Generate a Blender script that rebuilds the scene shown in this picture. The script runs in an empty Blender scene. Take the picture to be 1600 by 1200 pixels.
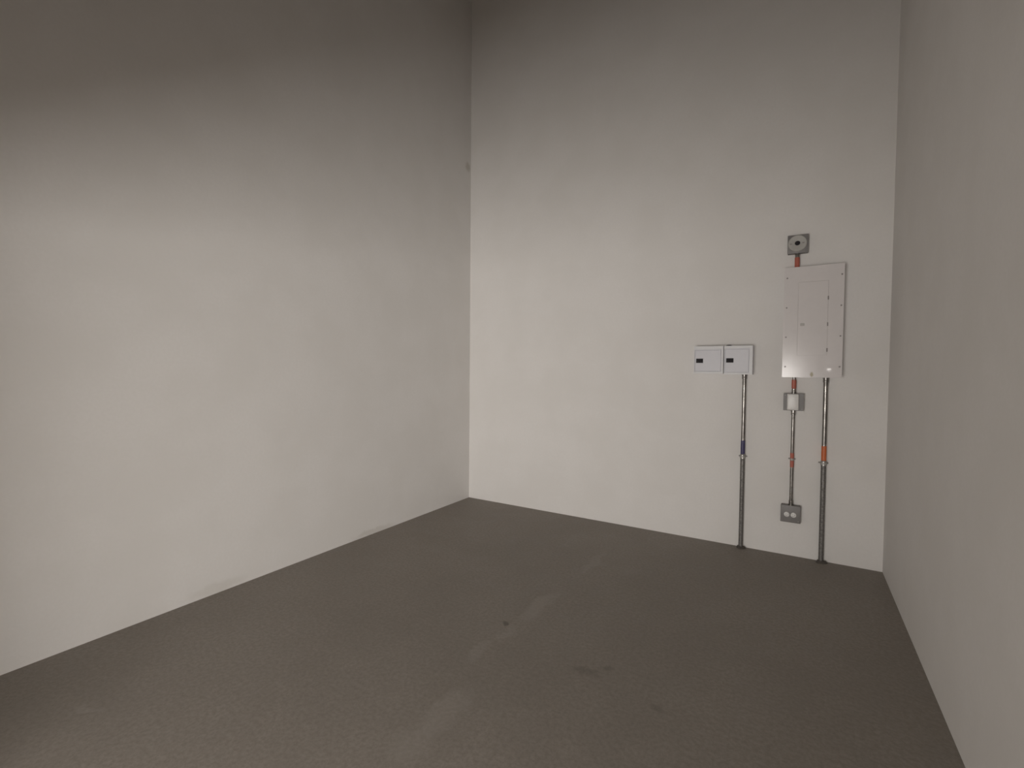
import bpy, bmesh, math, random
from mathutils import Vector, Matrix

scene = bpy.context.scene
C = bpy.context.collection
random.seed(4)

# ------------------------------------------------------------------ camera
# back wall is y = 0, left wall x = 0, right wall x = W, floor z = 0
F_PX, YAW, PITCH, ROLL = 738.68, 0.54321, -0.03010, 0.00847
CAM = Vector((3.0517, -4.1632, 1.40))
W, H = 3.594, 6.0                    # room width and height
fwd = Vector((-math.sin(YAW) * math.cos(PITCH), math.cos(YAW) * math.cos(PITCH), math.sin(PITCH)))
rgt0 = fwd.cross(Vector((0, 0, 1))).normalized()
up0 = rgt0.cross(fwd)
rgt = rgt0 * math.cos(ROLL) + up0 * math.sin(ROLL)
upv = -rgt0 * math.sin(ROLL) + up0 * math.cos(ROLL)
cam_d = bpy.data.cameras.new('camera')
cam_d.sensor_width = 36.0
cam_d.lens = F_PX / 1600.0 * 36.0
cam_d.clip_start = 0.05
cam = bpy.data.objects.new('camera', cam_d)
C.objects.link(cam)
cam.matrix_world = Matrix((
    (rgt.x, upv.x, -fwd.x, CAM.x),
    (rgt.y, upv.y, -fwd.y, CAM.y),
    (rgt.z, upv.z, -fwd.z, CAM.z),
    (0, 0, 0, 1)))
scene.camera = cam

# ------------------------------------------------------------------ world, daylight, exposure
# unseen partition and front room are added behind the camera to shape the light;
# doorway and shutter gap are sized for wall brightness; daylight lamp fills the gap
D1 = 4.48                                   # inner face of the added partition with the doorway
OX0, OX1, OZ1 = 0.93, 3.05, 1.91            # doorway, sized to shape the light
D2 = 7.04                                   # street wall
SX0, SX1, SZ0, SZ1 = 1.50, 5.03, 0.02, 1.60  # gap under the added shutter, sized for the light
FW = 6.34                                    # front room reaches from x = 0 to FW
world = bpy.data.worlds.new('world')
scene.world = world
world.use_nodes = True
bg = world.node_tree.nodes['Background']
bg.inputs['Color'].default_value = (0.75, 0.85, 1.0, 1)
bg.inputs['Strength'].default_value = 1.0
day_d = bpy.data.lights.new('daylight_under_shutter', 'AREA')
day_d.shape = 'RECTANGLE'
day_d.size, day_d.size_y = SX1 - SX0, SZ1 - SZ0
day_d.energy = 300.0
day_d.color = (1.0, 0.945, 0.885)
day = bpy.data.objects.new('daylight_under_shutter', day_d)
C.objects.link(day)
day.location = ((SX0 + SX1) / 2, -D2 - 0.06, (SZ0 + SZ1) / 2)
day.rotation_euler = Vector((0, 1, 0)).to_track_quat('-Z', 'Z').to_euler()

vs = scene.view_settings
vs.view_transform = 'Standard'
vs.look = 'None'
vs.exposure = 0.0
vs.gamma = 1.0
vs.use_curve_mapping = False
scene.cycles.max_bounces = 16
scene.cycles.diffuse_bounces = 12
scene.cycles.glossy_bounces = 6
scene.cycles.sample_clamp_indirect = 0
scene.cycles.use_denoising = True

# ------------------------------------------------------------------ helpers
def tag(o, label=None, cat=None, group=None, kind=None):
    if label: o['label'] = label
    if cat: o['category'] = cat
    if group: o['group'] = group
    if kind: o['kind'] = kind
    return o

def thing(name, loc, label, cat, group=None):
    o = bpy.data.objects.new(name, None)
    o.empty_display_size = 0.05
    o.location = loc
    C.objects.link(o)
    return tag(o, label, cat, group)

def obj(name, bm, mat, parent=None, smooth=False, origin=None):
    """link a bmesh given in world coordinates; parts keep their world place under the parent"""
    bmesh.ops.recalc_face_normals(bm, faces=bm.faces[:])
    o0 = Vector(origin) if origin else (world_loc(parent) if parent else Vector((0, 0, 0)))
    bmesh.ops.translate(bm, verts=bm.verts[:], vec=-o0)
    me = bpy.data.meshes.new(name)
    bm.to_mesh(me)
    bm.free()
    me.materials.append(mat)
    if smooth:
        for p in me.polygons:
            p.use_smooth = True
        me.set_sharp_from_angle(angle=math.radians(38))
    o = bpy.data.objects.new(name, me)
    C.objects.link(o)
    if parent:
        o.parent = parent
        o.location = o0 - world_loc(parent)
    else:
        o.location = o0
    return o

def world_loc(o):
    v = Vector((0, 0, 0))
    while o:
        v += Vector(o.location)
        o = o.parent
    return v

def add_box(bm, x0, x1, y0, y1, z0, z1, bevel=0.0, seg=2):
    r = bmesh.ops.create_cube(bm, size=1.0)
    vs_ = r['verts']
    for v in vs_:
        v.co = Vector(((x0 + x1) / 2 + v.co.x * (x1 - x0), (y0 + y1) / 2 + v.co.y * (y1 - y0), (z0 + z1) / 2 + v.co.z * (z1 - z0)))
    if bevel:
        es = list({e for v in vs_ for e in v.link_edges})
        bmesh.ops.bevel(bm, geom=es, offset=bevel, segments=seg, affect='EDGES', profile=0.5)
    return bm

def box(*a, **k):
    return add_box(bmesh.new(), *a, **k)

def add_lathe(bm, origin, axis, prof, n=24):
    """prof: list of (distance along axis, radius)"""
    ax = Vector(axis).normalized()
    t = Vector((1, 0, 0)) if abs(ax.x) < 0.9 else Vector((0, 0, 1))
    u = ax.cross(t).normalized()
    w = ax.cross(u)
    o = Vector(origin)
    rings = []
    for d, r in prof:
        if r < 1e-6:
            rings.append([bm.verts.new(o + ax * d)])
        else:
            rings.append([bm.verts.new(o + ax * d + (u * math.cos(2 * math.pi * k / n) + w * math.sin(2 * math.pi * k / n)) * r) for k in range(n)])
    for a, b in zip(rings, rings[1:]):
        for k in range(n):
            k2 = (k + 1) % n
            if len(a) == 1 and len(b) == 1:
                continue
            if len(a) == 1:
                bm.faces.new((a[0], b[k], b[k2]))
            elif len(b) == 1:
                bm.faces.new((a[k], a[k2], b[0]))
            else:
                bm.faces.new((a[k], a[k2], b[k2], b[k]))
    return bm

def lathe(*a, **k):
    return add_lathe(bmesh.new(), *a, **k)

def tube(x, y, z0, z1, r, cap=0.001, n=24):
    return lathe((x, y, z0), (0, 0, 1), [(0, 0), (0, r - cap), (cap, r), (z1 - z0 - cap, r), (z1 - z0, r - cap), (z1 - z0, 0)], n)

# ------------------------------------------------------------------ materials
def new_mat(name):
    m = bpy.data.materials.new(name)
    m.use_nodes = True
    nt = m.node_tree
    return m, nt, nt.nodes['Principled BSDF']

def N(nt, typ, **props):
    n = nt.nodes.new(typ)
    for k, v in props.items():
        setattr(n, k, v)
    return n

def coords(nt, scale=1.0):
    tc = N(nt, 'ShaderNodeNewGeometry')
    return tc.outputs['Position']

def noise(nt, vec, scale, detail=4, rough=0.55):
    n = N(nt, 'ShaderNodeTexNoise')
    n.inputs['Scale'].default_value = scale
    n.inputs['Detail'].default_value = detail
    n.inputs['Roughness'].default_value = rough
    nt.links.new(vec, n.inputs['Vector'])
    return n

def math_n(nt, op, a, b=None, clamp=False):
    n = N(nt, 'ShaderNodeMath', operation=op, use_clamp=clamp)
    for i, v in enumerate((a, b)):
        if v is None: continue
        if isinstance(v, (int, float)): n.inputs[i].default_value = v
        else: nt.links.new(v, n.inputs[i])
    return n.outputs[0]

def maprange(nt, v, a, b, c, d, smooth=True):
    n = N(nt, 'ShaderNodeMapRange')
    n.interpolation_type = 'SMOOTHSTEP' if smooth else 'LINEAR'
    nt.links.new(v, n.inputs[0])
    for i, x in enumerate((a, b, c, d)):
        n.inputs[i + 1].default_value = x
    return n.outputs[0]

def mix(nt, fac, a, b):
    n = N(nt, 'ShaderNodeMix', data_type='RGBA')
    if isinstance(fac, (int, float)): n.inputs[0].default_value = fac
    else: nt.links.new(fac, n.inputs[0])
    for i, v in ((6, a), (7, b)):
        if isinstance(v, tuple): n.inputs[i].default_value = (*v, 1) if len(v) == 3 else v
        else: nt.links.new(v, n.inputs[i])
    return n.outputs[2]

def bump(nt, bsdf, height, strength, dist):
    b = N(nt, 'ShaderNodeBump')
    b.inputs['Strength'].default_value = strength
    b.inputs['Distance'].default_value = dist
    nt.links.new(height, b.inputs['Height'])
    nt.links.new(b.outputs['Normal'], bsdf.inputs['Normal'])

def spot(nt, pos, c, size, ang=0.0, plane='XY'):
    """soft ellipse mask in world metres; 1 inside, 0 outside"""
    mp = N(nt, 'ShaderNodeMapping')
    mp.vector_type = 'TEXTURE'
    mp.inputs['Location'].default_value = c
    mp.inputs['Rotation'].default_value = (0, 0, ang)
    mp.inputs['Scale'].default_value = size
    nt.links.new(pos, mp.inputs['Vector'])
    ln = N(nt, 'ShaderNodeVectorMath', operation='LENGTH')
    nt.links.new(mp.outputs[0], ln.inputs[0])
    return maprange(nt, ln.outputs['Value'], 0.35, 1.0, 1.0, 0.0)

def warped(nt, pos, scale, amt):
    n = noise(nt, pos, scale, 3)
    sub = N(nt, 'ShaderNodeVectorMath', operation='SUBTRACT')
    nt.links.new(n.outputs['Color'], sub.inputs[0])
    sub.inputs[1].default_value = (0.5, 0.5, 0.5)
    sc = N(nt, 'ShaderNodeVectorMath', operation='SCALE')
    nt.links.new(sub.outputs[0], sc.inputs[0])
    sc.inputs['Scale'].default_value = amt
    ad = N(nt, 'ShaderNodeVectorMath', operation='ADD')
    nt.links.new(pos, ad.inputs[0])
    nt.links.new(sc.outputs[0], ad.inputs[1])
    return ad.outputs[0]

WALL_A = (0.735, 0.718, 0.70)
WALL_B = (0.705, 0.687, 0.665)
def wall_mat(name, spots=()):
    m, nt, b = new_mat(name)
    pos = coords(nt)
    col = mix(nt, maprange(nt, noise(nt, pos, 2.2, 5).outputs['Fac'], 0.35, 0.65, 0, 1), WALL_A, WALL_B)
    fine = noise(nt, pos, 60, 3)
    col = mix(nt, maprange(nt, fine.outputs['Fac'], 0.3, 0.7, 0.0, 0.35), col, (0.69, 0.672, 0.65))
    wp = warped(nt, pos, 14, 0.05)
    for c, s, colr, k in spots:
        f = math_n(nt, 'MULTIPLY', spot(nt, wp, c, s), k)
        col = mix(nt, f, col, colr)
    nt.links.new(col, b.inputs['Base Color'])
    b.inputs['Roughness'].default_value = 0.75
    b.inputs['Specular IOR Level'].default_value = 0.3
    h = math_n(nt, 'ADD', noise(nt, pos, 9, 4).outputs['Fac'], math_n(nt, 'MULTIPLY', fine.outputs['Fac'], 0.25))
    bump(nt, b, h, 0.25, 0.004)
    return m

def floor_mat():
    m, nt, b = new_mat('polished_concrete')
    pos = coords(nt)
    big = noise(nt, pos, 1.1, 6, 0.6).outputs['Fac']
    mid = noise(nt, pos, 7, 6, 0.65).outputs['Fac']
    fine = noise(nt, pos, 55, 8, 0.75).outputs['Fac']
    A, B_ = FLOOR_A, FLOOR_B
    col = mix(nt, maprange(nt, big, 0.35, 0.65, 0, 1), A, B_)
    col = mix(nt, maprange(nt, mid, 0.4, 0.75, 0, 0.5), col, tuple(v * 1.18 for v in A))
    col = mix(nt, maprange(nt, fine, 0.35, 0.65, 0, 0.6), col, tuple(v * 0.72 for v in B_))
    wp = warped(nt, pos, 7, 0.16)
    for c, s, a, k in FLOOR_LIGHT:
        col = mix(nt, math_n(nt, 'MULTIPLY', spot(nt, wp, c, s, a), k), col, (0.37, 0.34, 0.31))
    for c, s, a, k in FLOOR_DARK:
        col = mix(nt, math_n(nt, 'MULTIPLY', spot(nt, wp, c, s, a), k), col, (0.06, 0.052, 0.045))
    nt.links.new(col, b.inputs['Base Color'])
    nt.links.new(maprange(nt, mid, 0.3, 0.7, 0.5, 0.68), b.inputs['Roughness'])
    b.inputs['Specular IOR Level'].default_value = 0.35
    bump(nt, b, math_n(nt, 'ADD', mid, math_n(nt, 'MULTIPLY', fine, 0.1)), 0.1, 0.003)
    return m

FLOOR_A = (0.292, 0.262, 0.231)
FLOOR_B = (0.258, 0.230, 0.201)
def on_floor(px, py):
    d = fwd + rgt * ((px - 800) / F_PX) - upv * ((py - 600) / F_PX)
    t = -CAM.z / d.z
    p = CAM + d * t
    return (p.x, p.y, 0.0)
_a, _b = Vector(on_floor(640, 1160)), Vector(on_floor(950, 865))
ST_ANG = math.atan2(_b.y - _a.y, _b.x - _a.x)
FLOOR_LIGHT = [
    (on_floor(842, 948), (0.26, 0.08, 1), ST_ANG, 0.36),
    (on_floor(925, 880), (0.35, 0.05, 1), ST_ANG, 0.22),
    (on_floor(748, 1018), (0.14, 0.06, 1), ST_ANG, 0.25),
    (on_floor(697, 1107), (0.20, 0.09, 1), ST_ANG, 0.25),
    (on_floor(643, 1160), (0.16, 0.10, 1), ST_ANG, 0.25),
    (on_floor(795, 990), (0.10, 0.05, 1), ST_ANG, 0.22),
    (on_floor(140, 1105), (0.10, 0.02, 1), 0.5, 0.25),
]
FLOOR_DARK = [
    (on_floor(793, 974), (0.035, 0.035, 1), 0.3, 0.55),
    (on_floor(915, 1050), (0.09, 0.045, 1), 0.2, 0.22),
    (on_floor(948, 1046), (0.04, 0.03, 1), 0.4, 0.22),
    (on_floor(1030, 1110), (0.05, 0.03, 1), 0.2, 0.2),
]

def metal(name, col, rough, var=0.25, scale=60, metallic=1.0, bmp=0.0):
    m, nt, b = new_mat(name)
    tc = N(nt, 'ShaderNodeTexCoord').outputs['Object']
    n = noise(nt, tc, scale, 4, 0.6)
    c2 = tuple(v * (1 - var) for v in col)
    nt.links.new(mix(nt, maprange(nt, n.outputs['Fac'], 0.35, 0.65, 0, 1), col, c2), b.inputs['Base Color'])
    nt.links.new(maprange(nt, n.outputs['Fac'], 0.3, 0.7, rough * 0.8, min(1, rough * 1.25)), b.inputs['Roughness'])
    b.inputs['Metallic'].default_value = metallic
    if bmp: bump(nt, b, n.outputs['Fac'], bmp, 0.002)
    return m

def paint(name, col, rough, var=0.06, scale=25, spec=0.5):
    m, nt, b = new_mat(name)
    tc = N(nt, 'ShaderNodeTexCoord').outputs['Object']
    n = noise(nt, tc, scale, 4)
    nt.links.new(mix(nt, n.outputs['Fac'], col, tuple(v * (1 - var) for v in col)), b.inputs['Base Color'])
    b.inputs['Roughness'].default_value = rough
    b.inputs['Specular IOR Level'].default_value = spec
    return m

def panel_paint():
    m, nt, b = new_mat('panel_cover_enamel')
    pos = coords(nt)
    n = noise(nt, pos, 18, 4)
    col = mix(nt, n.outputs['Fac'], (0.69, 0.66, 0.655), (0.65, 0.62, 0.615))
    wp = warped(nt, pos, 60, 0.008)
    chip = spot(nt, wp, (3.138, -0.12, 1.384), (0.014, 1, 0.024))
    col = mix(nt, math_n(nt, 'MULTIPLY', chip, 0.85), col, (0.30, 0.25, 0.13))
    nt.links.new(col, b.inputs['Base Color'])
    b.inputs['Roughness'].default_value = 0.15
    return m

M = {
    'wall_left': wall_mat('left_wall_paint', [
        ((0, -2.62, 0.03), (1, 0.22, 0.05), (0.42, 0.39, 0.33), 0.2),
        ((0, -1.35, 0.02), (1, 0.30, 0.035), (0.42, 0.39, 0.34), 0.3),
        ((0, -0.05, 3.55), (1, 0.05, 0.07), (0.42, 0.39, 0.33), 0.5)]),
    'wall': wall_mat('plaster_wall_paint'),
    'wall_right': wall_mat('right_wall_paint'),
    'ceiling': paint('ceiling_paint', (0.22, 0.21, 0.20), 0.9),
    'floor': floor_mat(),
    'ground': paint('pavement', (0.35, 0.33, 0.31), 0.9, 0.2, 2),
    'galv': metal('galvanised_steel', (0.46, 0.45, 0.43), 0.42, 0.3, 70),
    'galv_dark': metal('dull_galvanised_steel', (0.245, 0.235, 0.225), 0.55, 0.35, 90, 0.7, 0.2),
    'emt': metal('shiny_conduit_steel', (0.33, 0.315, 0.298), 0.29, 0.45, 9),  # broad dark noise in the colour makes the highlight fade along the pipe
    'silver': paint('bright_cover_paint', (0.66, 0.65, 0.63), 0.34, 0.08, 30),
    'screw': metal('screw_steel', (0.30, 0.28, 0.27), 0.45, 0.2, 200),
    'panel': panel_paint(),
    'white': paint('cool_white_enamel', (0.605, 0.603, 0.64), 0.45),
    'white_edge': paint('white_enamel_frame', (0.63, 0.63, 0.64), 0.42),
    'black': paint('black_plastic', (0.016, 0.014, 0.016), 0.6, spec=0.2),
    'black_t': paint('black_toggle_plastic', (0.02, 0.018, 0.02), 0.6, spec=0.2),
    'red': paint('red_tape', (0.46, 0.125, 0.085), 0.45, 0.2, 60),
    'orange': paint('orange_tape', (0.62, 0.15, 0.045), 0.42, 0.2, 60),
    'blue': paint('blue_tape', (0.045, 0.04, 0.12), 0.4, 0.2, 60),
    'plate': paint('grey_steel_plate', (0.22, 0.21, 0.205), 0.5, 0.25, 30),
    'socket': paint('light_grey_plastic', (0.72, 0.71, 0.69), 0.4),
    'disc': paint('pale_grey_cover', (0.42, 0.41, 0.385), 0.5, 0.15, 40),
    'grout': paint('dark_grout', (0.095, 0.083, 0.073), 0.9, 0.3, 60),
    'label': paint('grey_print', (0.45, 0.43, 0.41), 0.6),
}

# ------------------------------------------------------------------ the room
T = 0.18
def struct(name, bm, mat, label, cat):
    o = obj(name, bm, mat)
    return tag(o, label, cat, kind='structure')

struct('floor', box(-T, FW + T, -D2 - T, T, -0.15, 0), M['floor'], 'stained grey concrete floor of the empty room', 'floor')
struct('wall_back', box(-T, W + T, 0, T, 0, H), M['wall'], 'off-white plaster wall behind the electrical boxes', 'wall')
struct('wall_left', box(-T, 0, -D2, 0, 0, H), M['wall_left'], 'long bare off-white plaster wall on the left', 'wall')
struct('wall_right', box(W, W + T, -D1, 0, 0, H), M['wall_right'], 'shaded off-white plaster wall at the right edge', 'wall')
struct('ceiling', box(-T, FW + T, -D2 - T, T, H, H + 0.15), M['ceiling'], 'dark high ceiling above the frame', 'ceiling')
bm = bmesh.new()
add_box(bm, 0, OX0, -D1 - 0.15, -D1, 0, H)
add_box(bm, OX1, FW, -D1 - 0.15, -D1, 0, H)
add_box(bm, OX0, OX1, -D1 - 0.15, -D1, OZ1, H)
struct('wall_added_partition', bm, M['wall'], 'unseen added partition whose doorway shapes the light', 'wall')
struct('wall_entry', box(FW, FW + T, -D2, -D1, 0, H), M['wall'], 'unseen side wall of the added front room', 'wall')
ST = 2.9
bm = bmesh.new()
add_box(bm, -T, SX0, -D2 - T, -D2, 0, H)
add_box(bm, SX1, FW + T, -D2 - T, -D2, 0, H)
add_box(bm, SX0, SX1, -D2 - T, -D2, ST, H)
add_box(bm, SX0, SX1, -D2 - T, -D2, 0, SZ0)
struct('wall_street', bm, M['wall'], 'unseen street wall of the added front room around the shutter', 'wall')
bm = bmesh.new()
for k in range(13):
    z0 = SZ1 + k * (ST - SZ1) / 13
    add_box(bm, SX0, SX1, -D2 - 0.10 - 0.008 * (k % 2), -D2 - 0.09, z0, z0 + (ST - SZ1) / 13)
struct('added_shutter', bm, M['galv'], 'unseen added roller shutter that sets the height of the light gap', 'door')

# ------------------------------------------------------------------ load centre (big white breaker panel)
def screw(parent, x, y, z, r=0.0055, mat='screw', h=0.004, ang=0.4):
    s = obj('screw', lathe((x, y, z), (0, -1, 0), [(0, r), (h * 0.5, r), (h, r * 0.6), (h, 0)], 12), M[mat], parent, True, origin=(x, y, z))
    return s

PX0, PX1, PZ0, PZ1, PD = 2.952, 3.318, 1.362, 2.166, 0.12
panel = thing('electrical_cabinet', ((PX0 + PX1) / 2, 0, PZ0), 'tall white metal electrical cabinet with screwed flat cover on the back wall', 'electrical cabinet')
obj('enclosure', box(PX0 + 0.012, PX1 - 0.012, -PD + 0.008, 0, PZ0 + 0.006, PZ1 - 0.006, bevel=0.002), M['white'], panel)
DX0, DX1, DZ0, DZ1 = 3.046, 3.226, 1.520, 2.050
def g(x, z, cx, cz, sx, sz):
    return math.exp(-((x - cx) / sx) ** 2 - ((z - cz) / sz) ** 2)
def cover_y(x, z):
    # the thin sheet cover is a little sprung at its lower corners
    y = -PD
    y -= 0.0004 * g(x, z, PX0 - 0.02, PZ0 - 0.02, 0.16, 0.20)
    y -= 0.0022 * g(x, z, 3.262, 1.430, 0.030, 0.022)
    y += 0.0010 * g(x, z, 3.232, 1.452, 0.035, 0.030)
    return y
def cover_mesh():
    bm = bmesh.new()
    xs = [PX0 + (PX1 - PX0) * i / 48 for i in range(49)]
    zs = [PZ0 + (PZ1 - PZ0) * j / 100 for j in range(101)]
    # leave the door opening
    vt = {}
    def v(i, j):
        if (i, j) not in vt:
            vt[(i, j)] = bm.verts.new((xs[i], cover_y(xs[i], zs[j]), zs[j]))
        return vt[(i, j)]
    ia = min(range(49), key=lambda i: abs(xs[i] - DX0)); ib = min(range(49), key=lambda i: abs(xs[i] - DX1))
    ja = min(range(101), key=lambda j: abs(zs[j] - DZ0)); jb = min(range(101), key=lambda j: abs(zs[j] - DZ1))
    for i in range(48):
        for j in range(100):
            if ia <= i < ib and ja <= j < jb:
                continue
            bm.faces.new((v(i, j), v(i + 1, j), v(i + 1, j + 1), v(i, j + 1)))
    # folded skirt and the return of the door opening
    be = [e for e in bm.edges if len(e.link_faces) == 1]
    r = bmesh.ops.extrude_edge_only(bm, edges=be)
    for q in [x for x in r['geom'] if isinstance(x, bmesh.types.BMVert)]:
        q.co.y += 0.010
    return bm, xs[ia], xs[ib], zs[ja], zs[jb]
bm, DX0, DX1, DZ0, DZ1 = cover_mesh()
obj('cover', bm, M['panel'], panel, True)
gap = 0.0004
door = obj('door', box(DX0 + gap, DX1 - gap, -PD - 0.0002, -PD + 0.006, DZ0 + gap, DZ1 - gap, bevel=0.001), M['panel'], panel)
for z in (1.930, 1.743, 1.560):
    obj('hinge', tube(DX1 - 0.0005, -PD - 0.001, z - 0.013, z + 0.013, 0.0036, n=12), M['screw'], door, True)
lt = obj('latch', box(3.060, 3.086, -PD - 0.004, -PD, 1.737, 1.756, bevel=0.0015), M['label'], door)
lt['label'] = 'small grey slide latch'
for x in (2.971, 3.303):
    for z in (2.089, 1.872, 1.657, 1.440):
        screw(panel, x, cover_y(x, z) + 0.0005, z)

# ------------------------------------------------------------------ twin small breaker boxes
def breaker_box(x0, x1, z0, z1, dx0, dx1, dz0, dz1, wx, wz, label):
    dep = 0.105
    t = thing('breaker_box', ((x0 + x1) / 2, 0, z0), label, 'breaker box', 'small white breaker boxes')
    # front frame ring round a recessed groove, so the door reads as a separate plate
    bm = box(x0, x1, -dep + 0.010, 0, z0, z1, bevel=0.003)
    obj('body', bm, M['white'], t)
    f = bmesh.new()
    gy0, gy1 = -dep, -dep + 0.010
    add_box(f, x0, dx0 - 0.005, gy0, gy1, z0, z1)
    add_box(f, dx1 + 0.005, x1, gy0, gy1, z0, z1)
    add_box(f, dx0 - 0.005, dx1 + 0.005, gy0, gy1, z0, dz0 - 0.004)
    add_box(f, dx0 - 0.005, dx1 + 0.005, gy0, gy1, dz1 + 0.006, z1)
    obj('frame', f, M['white_edge'], t)
    d = obj('door', box(dx0, dx1, -dep + 0.002, -dep + 0.010, dz0, dz1, bevel=0.0015), M['white'], t)
    w = obj('breaker', box(wx - 0.026, wx + 0.026, -dep - 0.0035, -dep + 0.002, wz - 0.017, wz + 0.017, bevel=0.001), M['black'], t)
    for s in (-1, 1):
        obj('toggle', box(wx + s * 0.012 - 0.007, wx + s * 0.012 + 0.007, -dep - 0.011, -dep - 0.0035, wz - 0.008, wz + 0.010, bevel=0.0015), M['black_t'], w)
    return t
bbl = breaker_box(2.327, 2.5465, 1.383, 1.602, 2.338, 2.528, 1.402, 1.570, 2.371, 1.4855, 'left one of two small white breaker boxes with black switches')
bbr = breaker_box(2.5515, 2.753, 1.378, 1.602, 2.560, 2.727, 1.396, 1.576, 2.594, 1.4875, 'right one of two small white breaker boxes, with the conduit entering below')
obj('knockout_plug', lathe((2.578, -0.045, 1.602), (0, 0, 1), [(0, 0), (0, 0.022), (0.005, 0.022), (0.009, 0.014), (0.009, 0)], 20), M['black'], bbr, True)

# ------------------------------------------------------------------ conduits
CY = -0.034
def strap(parent, x, z, r, mat='disc'):
    """two-hole pipe strap: half band round the pipe and two ears on the wall"""
    bm = bmesh.new()
    hw, t = 0.006, 0.0022
    pts = [(-r - 0.013, -0.001), (-r - 0.0015, -0.001)]
    pts2 = []
    for k in range(0, 13):
        a = math.pi * k / 12
        pts2.append((-(r + 0.0008) * math.cos(a), CY - (r + 0.0008) * math.sin(a)))
    path = pts + pts2 + [(r + 0.0015, -0.001), (r + 0.013, -0.001)]
    rows = []
    for i, (px, py) in enumerate(path):
        a = Vector(path[max(0, i - 1)]); b = Vector(path[min(len(path) - 1, i + 1)])
        tn = (b - a).normalized()
        nr = Vector((tn.y, -tn.x))
        row = []
        for off in (0, t):
            q = Vector((px, py)) + nr * off
            for dz in (-hw, hw):
                row.append(bm.verts.new((x + q.x, q.y, z + dz)))
        rows.append(row)
    for a, b in zip(rows, rows[1:]):
        bm.faces.new((a[0], b[0], b[1], a[1]))
        bm.faces.new((a[2], a[3], b[3], b[2]))
        bm.faces.new((a[0], a[2], b[2], b[0]))
        bm.faces.new((a[1], b[1], b[3], a[3]))
    for r_ in (rows[0], rows[-1]):
        bm.faces.new((r_[0], r_[1], r_[3], r_[2]))
    s = obj('strap', bm, M[mat], parent, True)
    for sx in (-1, 1):
        obj('strap_screw', lathe((x + sx * (r + 0.008), -0.003, z), (0, -1, 0), [(0, 0.0032), (0.002, 0.003), (0.0035, 0.002), (0.0035, 0)], 12), M['galv_dark'], s, True)
    return s

def tape(parent, x, z0, z1, r, mat, label):
    o = obj('tape_band', lathe((x, CY, z0), (0, 0, 1), [(0, r), (0, r + 0.0009), ((z1 - z0) / 2, r + 0.0012), (z1 - z0, r + 0.0009), (z1 - z0, r)], 24), M[mat], parent, True)
    o['label'] = label
    return o

def connector(parent, x, z_box, dirz, r):
    """set-screw connector against a box; dirz = -1 when the pipe leaves downwards"""
    o = obj('connector', lathe((x, CY, z_box), (0, 0, dirz), [(0, 0), (0, r + 0.006), (0.007, r + 0.006), (0.008, r + 0.0035), (0.034, r + 0.0035), (0.036, r + 0.001), (0.036, 0)], 24), M['emt'], parent, True)
    obj('set_screw', lathe((x, CY - r - 0.003, z_box + dirz * 0.022), (0, -1, 0), [(0, 0.004), (0.004, 0.004), (0.005, 0.002), (0.005, 0)], 10), M['screw'], o, True)
    return o

def grout(parent, x, r, seed):
    rnd = random.Random(seed)
    bm = bmesh.new()
    n = 20
    rings = []
    for k, (s, z) in enumerate(((2.0, 0.0), (1.8, 0.008), (1.4, 0.014), (0.9, 0.016))):
        ring = []
        for i in range(n):
            a = 2 * math.pi * i / n
            rr = r * s * (1 + 0.18 * math.sin(3 * a + seed) + 0.08 * rnd.uniform(-1, 1))
            ring.append(bm.verts.new((x + rr * math.cos(a) * 1.05, min(-0.0015, CY + rr * math.sin(a) * 0.9), z + 0.0005)))
        rings.append(ring)
    for a, b in zip(rings, rings[1:]):
        for i in range(n):
            bm.faces.new((a[i], a[(i + 1) % n], b[(i + 1) % n], b[i]))
    bm.faces.new(rings[-1])
    bm.faces.new(rings[0])
    o = obj('floor_collar', bm, M['grout'], parent, True)
    o['label'] = 'dark mortar collar at the floor'

def floor_conduit(x, z_top, r_up, r_lo, z_joint, tz0, tz1, tmat, tlabel, label, seed):
    t = thing('conduit', (x, CY, 0), label, 'conduit', 'conduits rising from the floor')
    up = obj('upper_pipe', tube(x, CY, z_joint - 0.01, z_top - 0.03, r_up), M['emt'], t, True)
    lo = obj('lower_pipe', tube(x, CY, 0.0, z_joint, r_lo), M['galv_dark'], t, True)
    lo['label'] = 'dull grey thick-wall lower pipe'
    obj('coupling', lathe((x, CY, z_joint - 0.018), (0, 0, 1), [(0, r_lo), (0, r_lo + 0.0025), (0.028, r_lo + 0.0025), (0.034, r_up + 0.002), (0.036, r_up)], 24), M['galv'], t, True)
    connector(t, x, z_top, -1, r_up)
    tape(t, x, tz0, tz1, r_up + 0.0003, tmat, tlabel)
    strap(t, x, z_joint - 0.004, r_lo + 0.0025)
    grout(t, x, r_lo, seed)
    return t
floor_conduit(2.694, 1.378, 0.0140, 0.0158, 0.734, 0.748, 0.858, 'blue', 'dark blue tape band', 'steel conduit with a dark blue tape band below the small breaker boxes', 1)
floor_conduit(3.229, 1.362, 0.0150, 0.0165, 0.738, 0.752, 0.862, 'orange', 'bright orange tape band', 'steel conduit with an orange tape band from the floor to the tall cabinet', 2)

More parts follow.
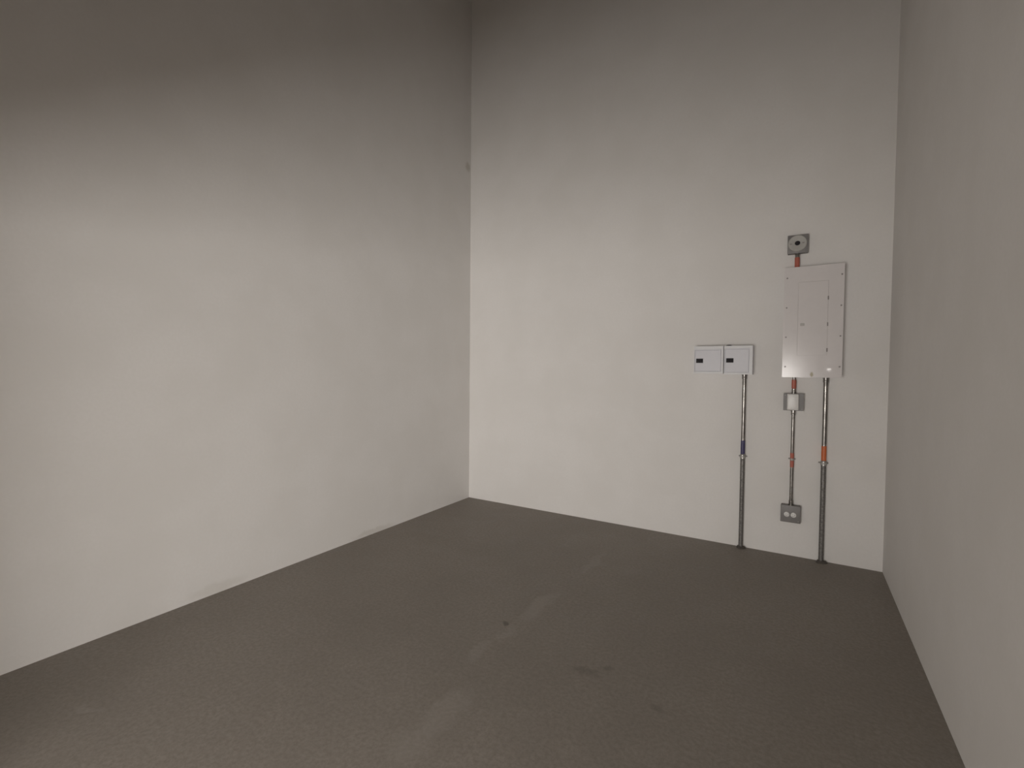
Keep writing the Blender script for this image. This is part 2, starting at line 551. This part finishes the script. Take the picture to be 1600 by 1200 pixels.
XM, RM = 3.030, 0.0115
JX0, JX1, JZ0, JZ1 = 2.965, 3.096, 1.113, 1.239
OX0b, OX1b, OZ0b, OZ1b = 2.964, 3.095, 0.267, 0.397
TX0, TX1, TZ0, TZ1 = 2.965, 3.098, 2.281, 2.417
nip = thing('conduit_nipple', (XM, CY, PZ1), 'short red-taped conduit nipple above the tall cabinet', 'conduit', 'red-taped conduit pieces')
obj('pipe', tube(XM, CY, PZ1 - 0.004, TZ0, RM), M['galv_dark'], nip, True)
connector(nip, XM, TZ0, -1, RM)
tape(nip, XM, 2.180, 2.252, RM + 0.004, 'red', 'red tape band')
nip2 = thing('conduit_nipple', (XM, CY, JZ1), 'short red-taped conduit nipple between the tall cabinet and junction box', 'conduit', 'red-taped conduit pieces')
obj('pipe', tube(XM, CY, JZ1, PZ0 + 0.006, RM), M['emt'], nip2, True)
connector(nip2, XM, JZ1, 1, RM)
tape(nip2, XM, 1.277, 1.343, RM + 0.003, 'red', 'red tape band')
con = thing('conduit', (XM, CY, OZ1b), 'thin steel conduit with split red tape running down to the outlet box', 'conduit', 'red-taped conduit pieces')
obj('pipe', tube(XM, CY, OZ1b, JZ0, RM), M['emt'], con, True)
connector(con, XM, JZ0, -1, RM)
connector(con, XM, OZ1b, 1, RM)
tape(con, XM, 0.752, 0.792, RM + 0.0003, 'red', 'upper red tape band')
tape(con, XM, 0.684, 0.734, RM + 0.0003, 'red', 'lower red tape band')
strap(con, XM, 0.743, RM)

# ------------------------------------------------------------------ square steel boxes
def square_body(parent, x0, x1, z0, z1, dep, mat='galv'):
    obj('box_body', box(x0, x1, -dep, 0, z0, z1, bevel=0.006, seg=3), M[mat], parent, True)

jb = thing('junction_box', ((JX0 + JX1) / 2, 0, JZ0), 'square steel junction box with a shiny silver raised cover under the tall cabinet', 'junction box', 'square steel wall boxes')
square_body(jb, JX0, JX1, JZ0, JZ1, 0.048)
obj('flange', box(JX0 - 0.001, JX1 + 0.001, -0.051, -0.048, JZ0 - 0.001, JZ1 + 0.001, bevel=0.001), M['plate'], jb)
cv = obj('raised_cover', box(2.988, 3.064, -0.070, -0.050, 1.116, 1.238, bevel=0.007, seg=4), M['silver'], jb, True)
cv['label'] = 'bright silver raised cover'
for z in (1.137, 1.217):
    obj('cover_screw', lathe((3.026, -0.070, z), (0, -1, 0), [(0, 0.0045), (0.002, 0.004), (0.002, 0)], 10), M['silver'], cv, True)
for x, z in ((JX0 + 0.011, JZ1 - 0.012), (JX1 - 0.013, JZ0 + 0.012)):
    screw(jb, x, -0.051, z, 0.0045, 'galv')

ob = thing('outlet_box', ((OX0b + OX1b) / 2, 0, OZ0b), 'grey square outlet box with two pale round sockets near the floor', 'outlet', 'square steel wall boxes')
square_body(ob, OX0b + 0.002, OX1b - 0.002, OZ0b + 0.002, OZ1b - 0.002, 0.048, 'galv_dark')
obj('cover_plate', box(OX0b, OX1b, -0.056, -0.047, OZ0b, OZ1b, bevel=0.004, seg=3), M['plate'], ob, True)
for x in (3.005, 3.049):
    z = 0.327
    s = obj('socket', lathe((x, -0.056, z), (0, -1, 0), [(0, 0.0185), (0.003, 0.0185), (0.004, 0.0172), (0.004, 0)], 24), M['socket'], ob, True)
    for dz in (-0.0065, 0.0065):
        obj('slot', box(x - 0.007, x - 0.001, -0.0606, -0.0595, z + dz - 0.0009, z + dz + 0.0009), M['black'], s)
    obj('ground_hole', lathe((x + 0.008, -0.0595, z), (0, -1, 0), [(0, 0.002), (0.0011, 0.002), (0.0011, 0)], 10), M['black'], s)
screw(ob, 3.027, -0.056, 0.327, 0.0035, 'screw', 0.0025)
for x, z in ((OX0b + 0.014, OZ1b - 0.014), (OX1b - 0.014, OZ0b + 0.014)):
    screw(ob, x, -0.056, z, 0.0045, 'galv', 0.0025)

rb = thing('receptacle_box', ((TX0 + TX1) / 2, 0, TZ0), 'square steel box with a pale round receptacle face above the tall cabinet', 'outlet', 'square steel wall boxes')
square_body(rb, TX0 + 0.001, TX1 - 0.001, TZ0 + 0.001, TZ1 - 0.001, 0.048, 'galv_dark')
obj('face_plate', box(TX0, TX1, -0.052, -0.046, TZ0, TZ1, bevel=0.003, seg=2), M['plate'], rb, True)
RC = (3.029, 2.353)
# round face with a real recessed hole in the middle
disc = obj('round_face', lathe((RC[0], -0.052, RC[1]), (0, -1, 0), [(0, 0.060), (0.007, 0.060), (0.010, 0.0565), (0.010, 0.0185), (0.0095, 0.0175), (-0.001, 0.0175)], 40), M['disc'], rb, True)
obj('centre_hole', lathe((RC[0] - 0.001, -0.0525, RC[1] + 0.004), (0, -1, 0), [(0, 0.0176), (0.004, 0.0176), (0.004, 0)], 24), M['black'], disc, True)
for x, z in ((2.988, 2.350), (3.066, 2.352)):
    obj('slot', box(x - 0.007, x + 0.007, -0.0632, -0.0615, z - 0.0035, z + 0.0035, bevel=0.0008), M['screw'], disc)
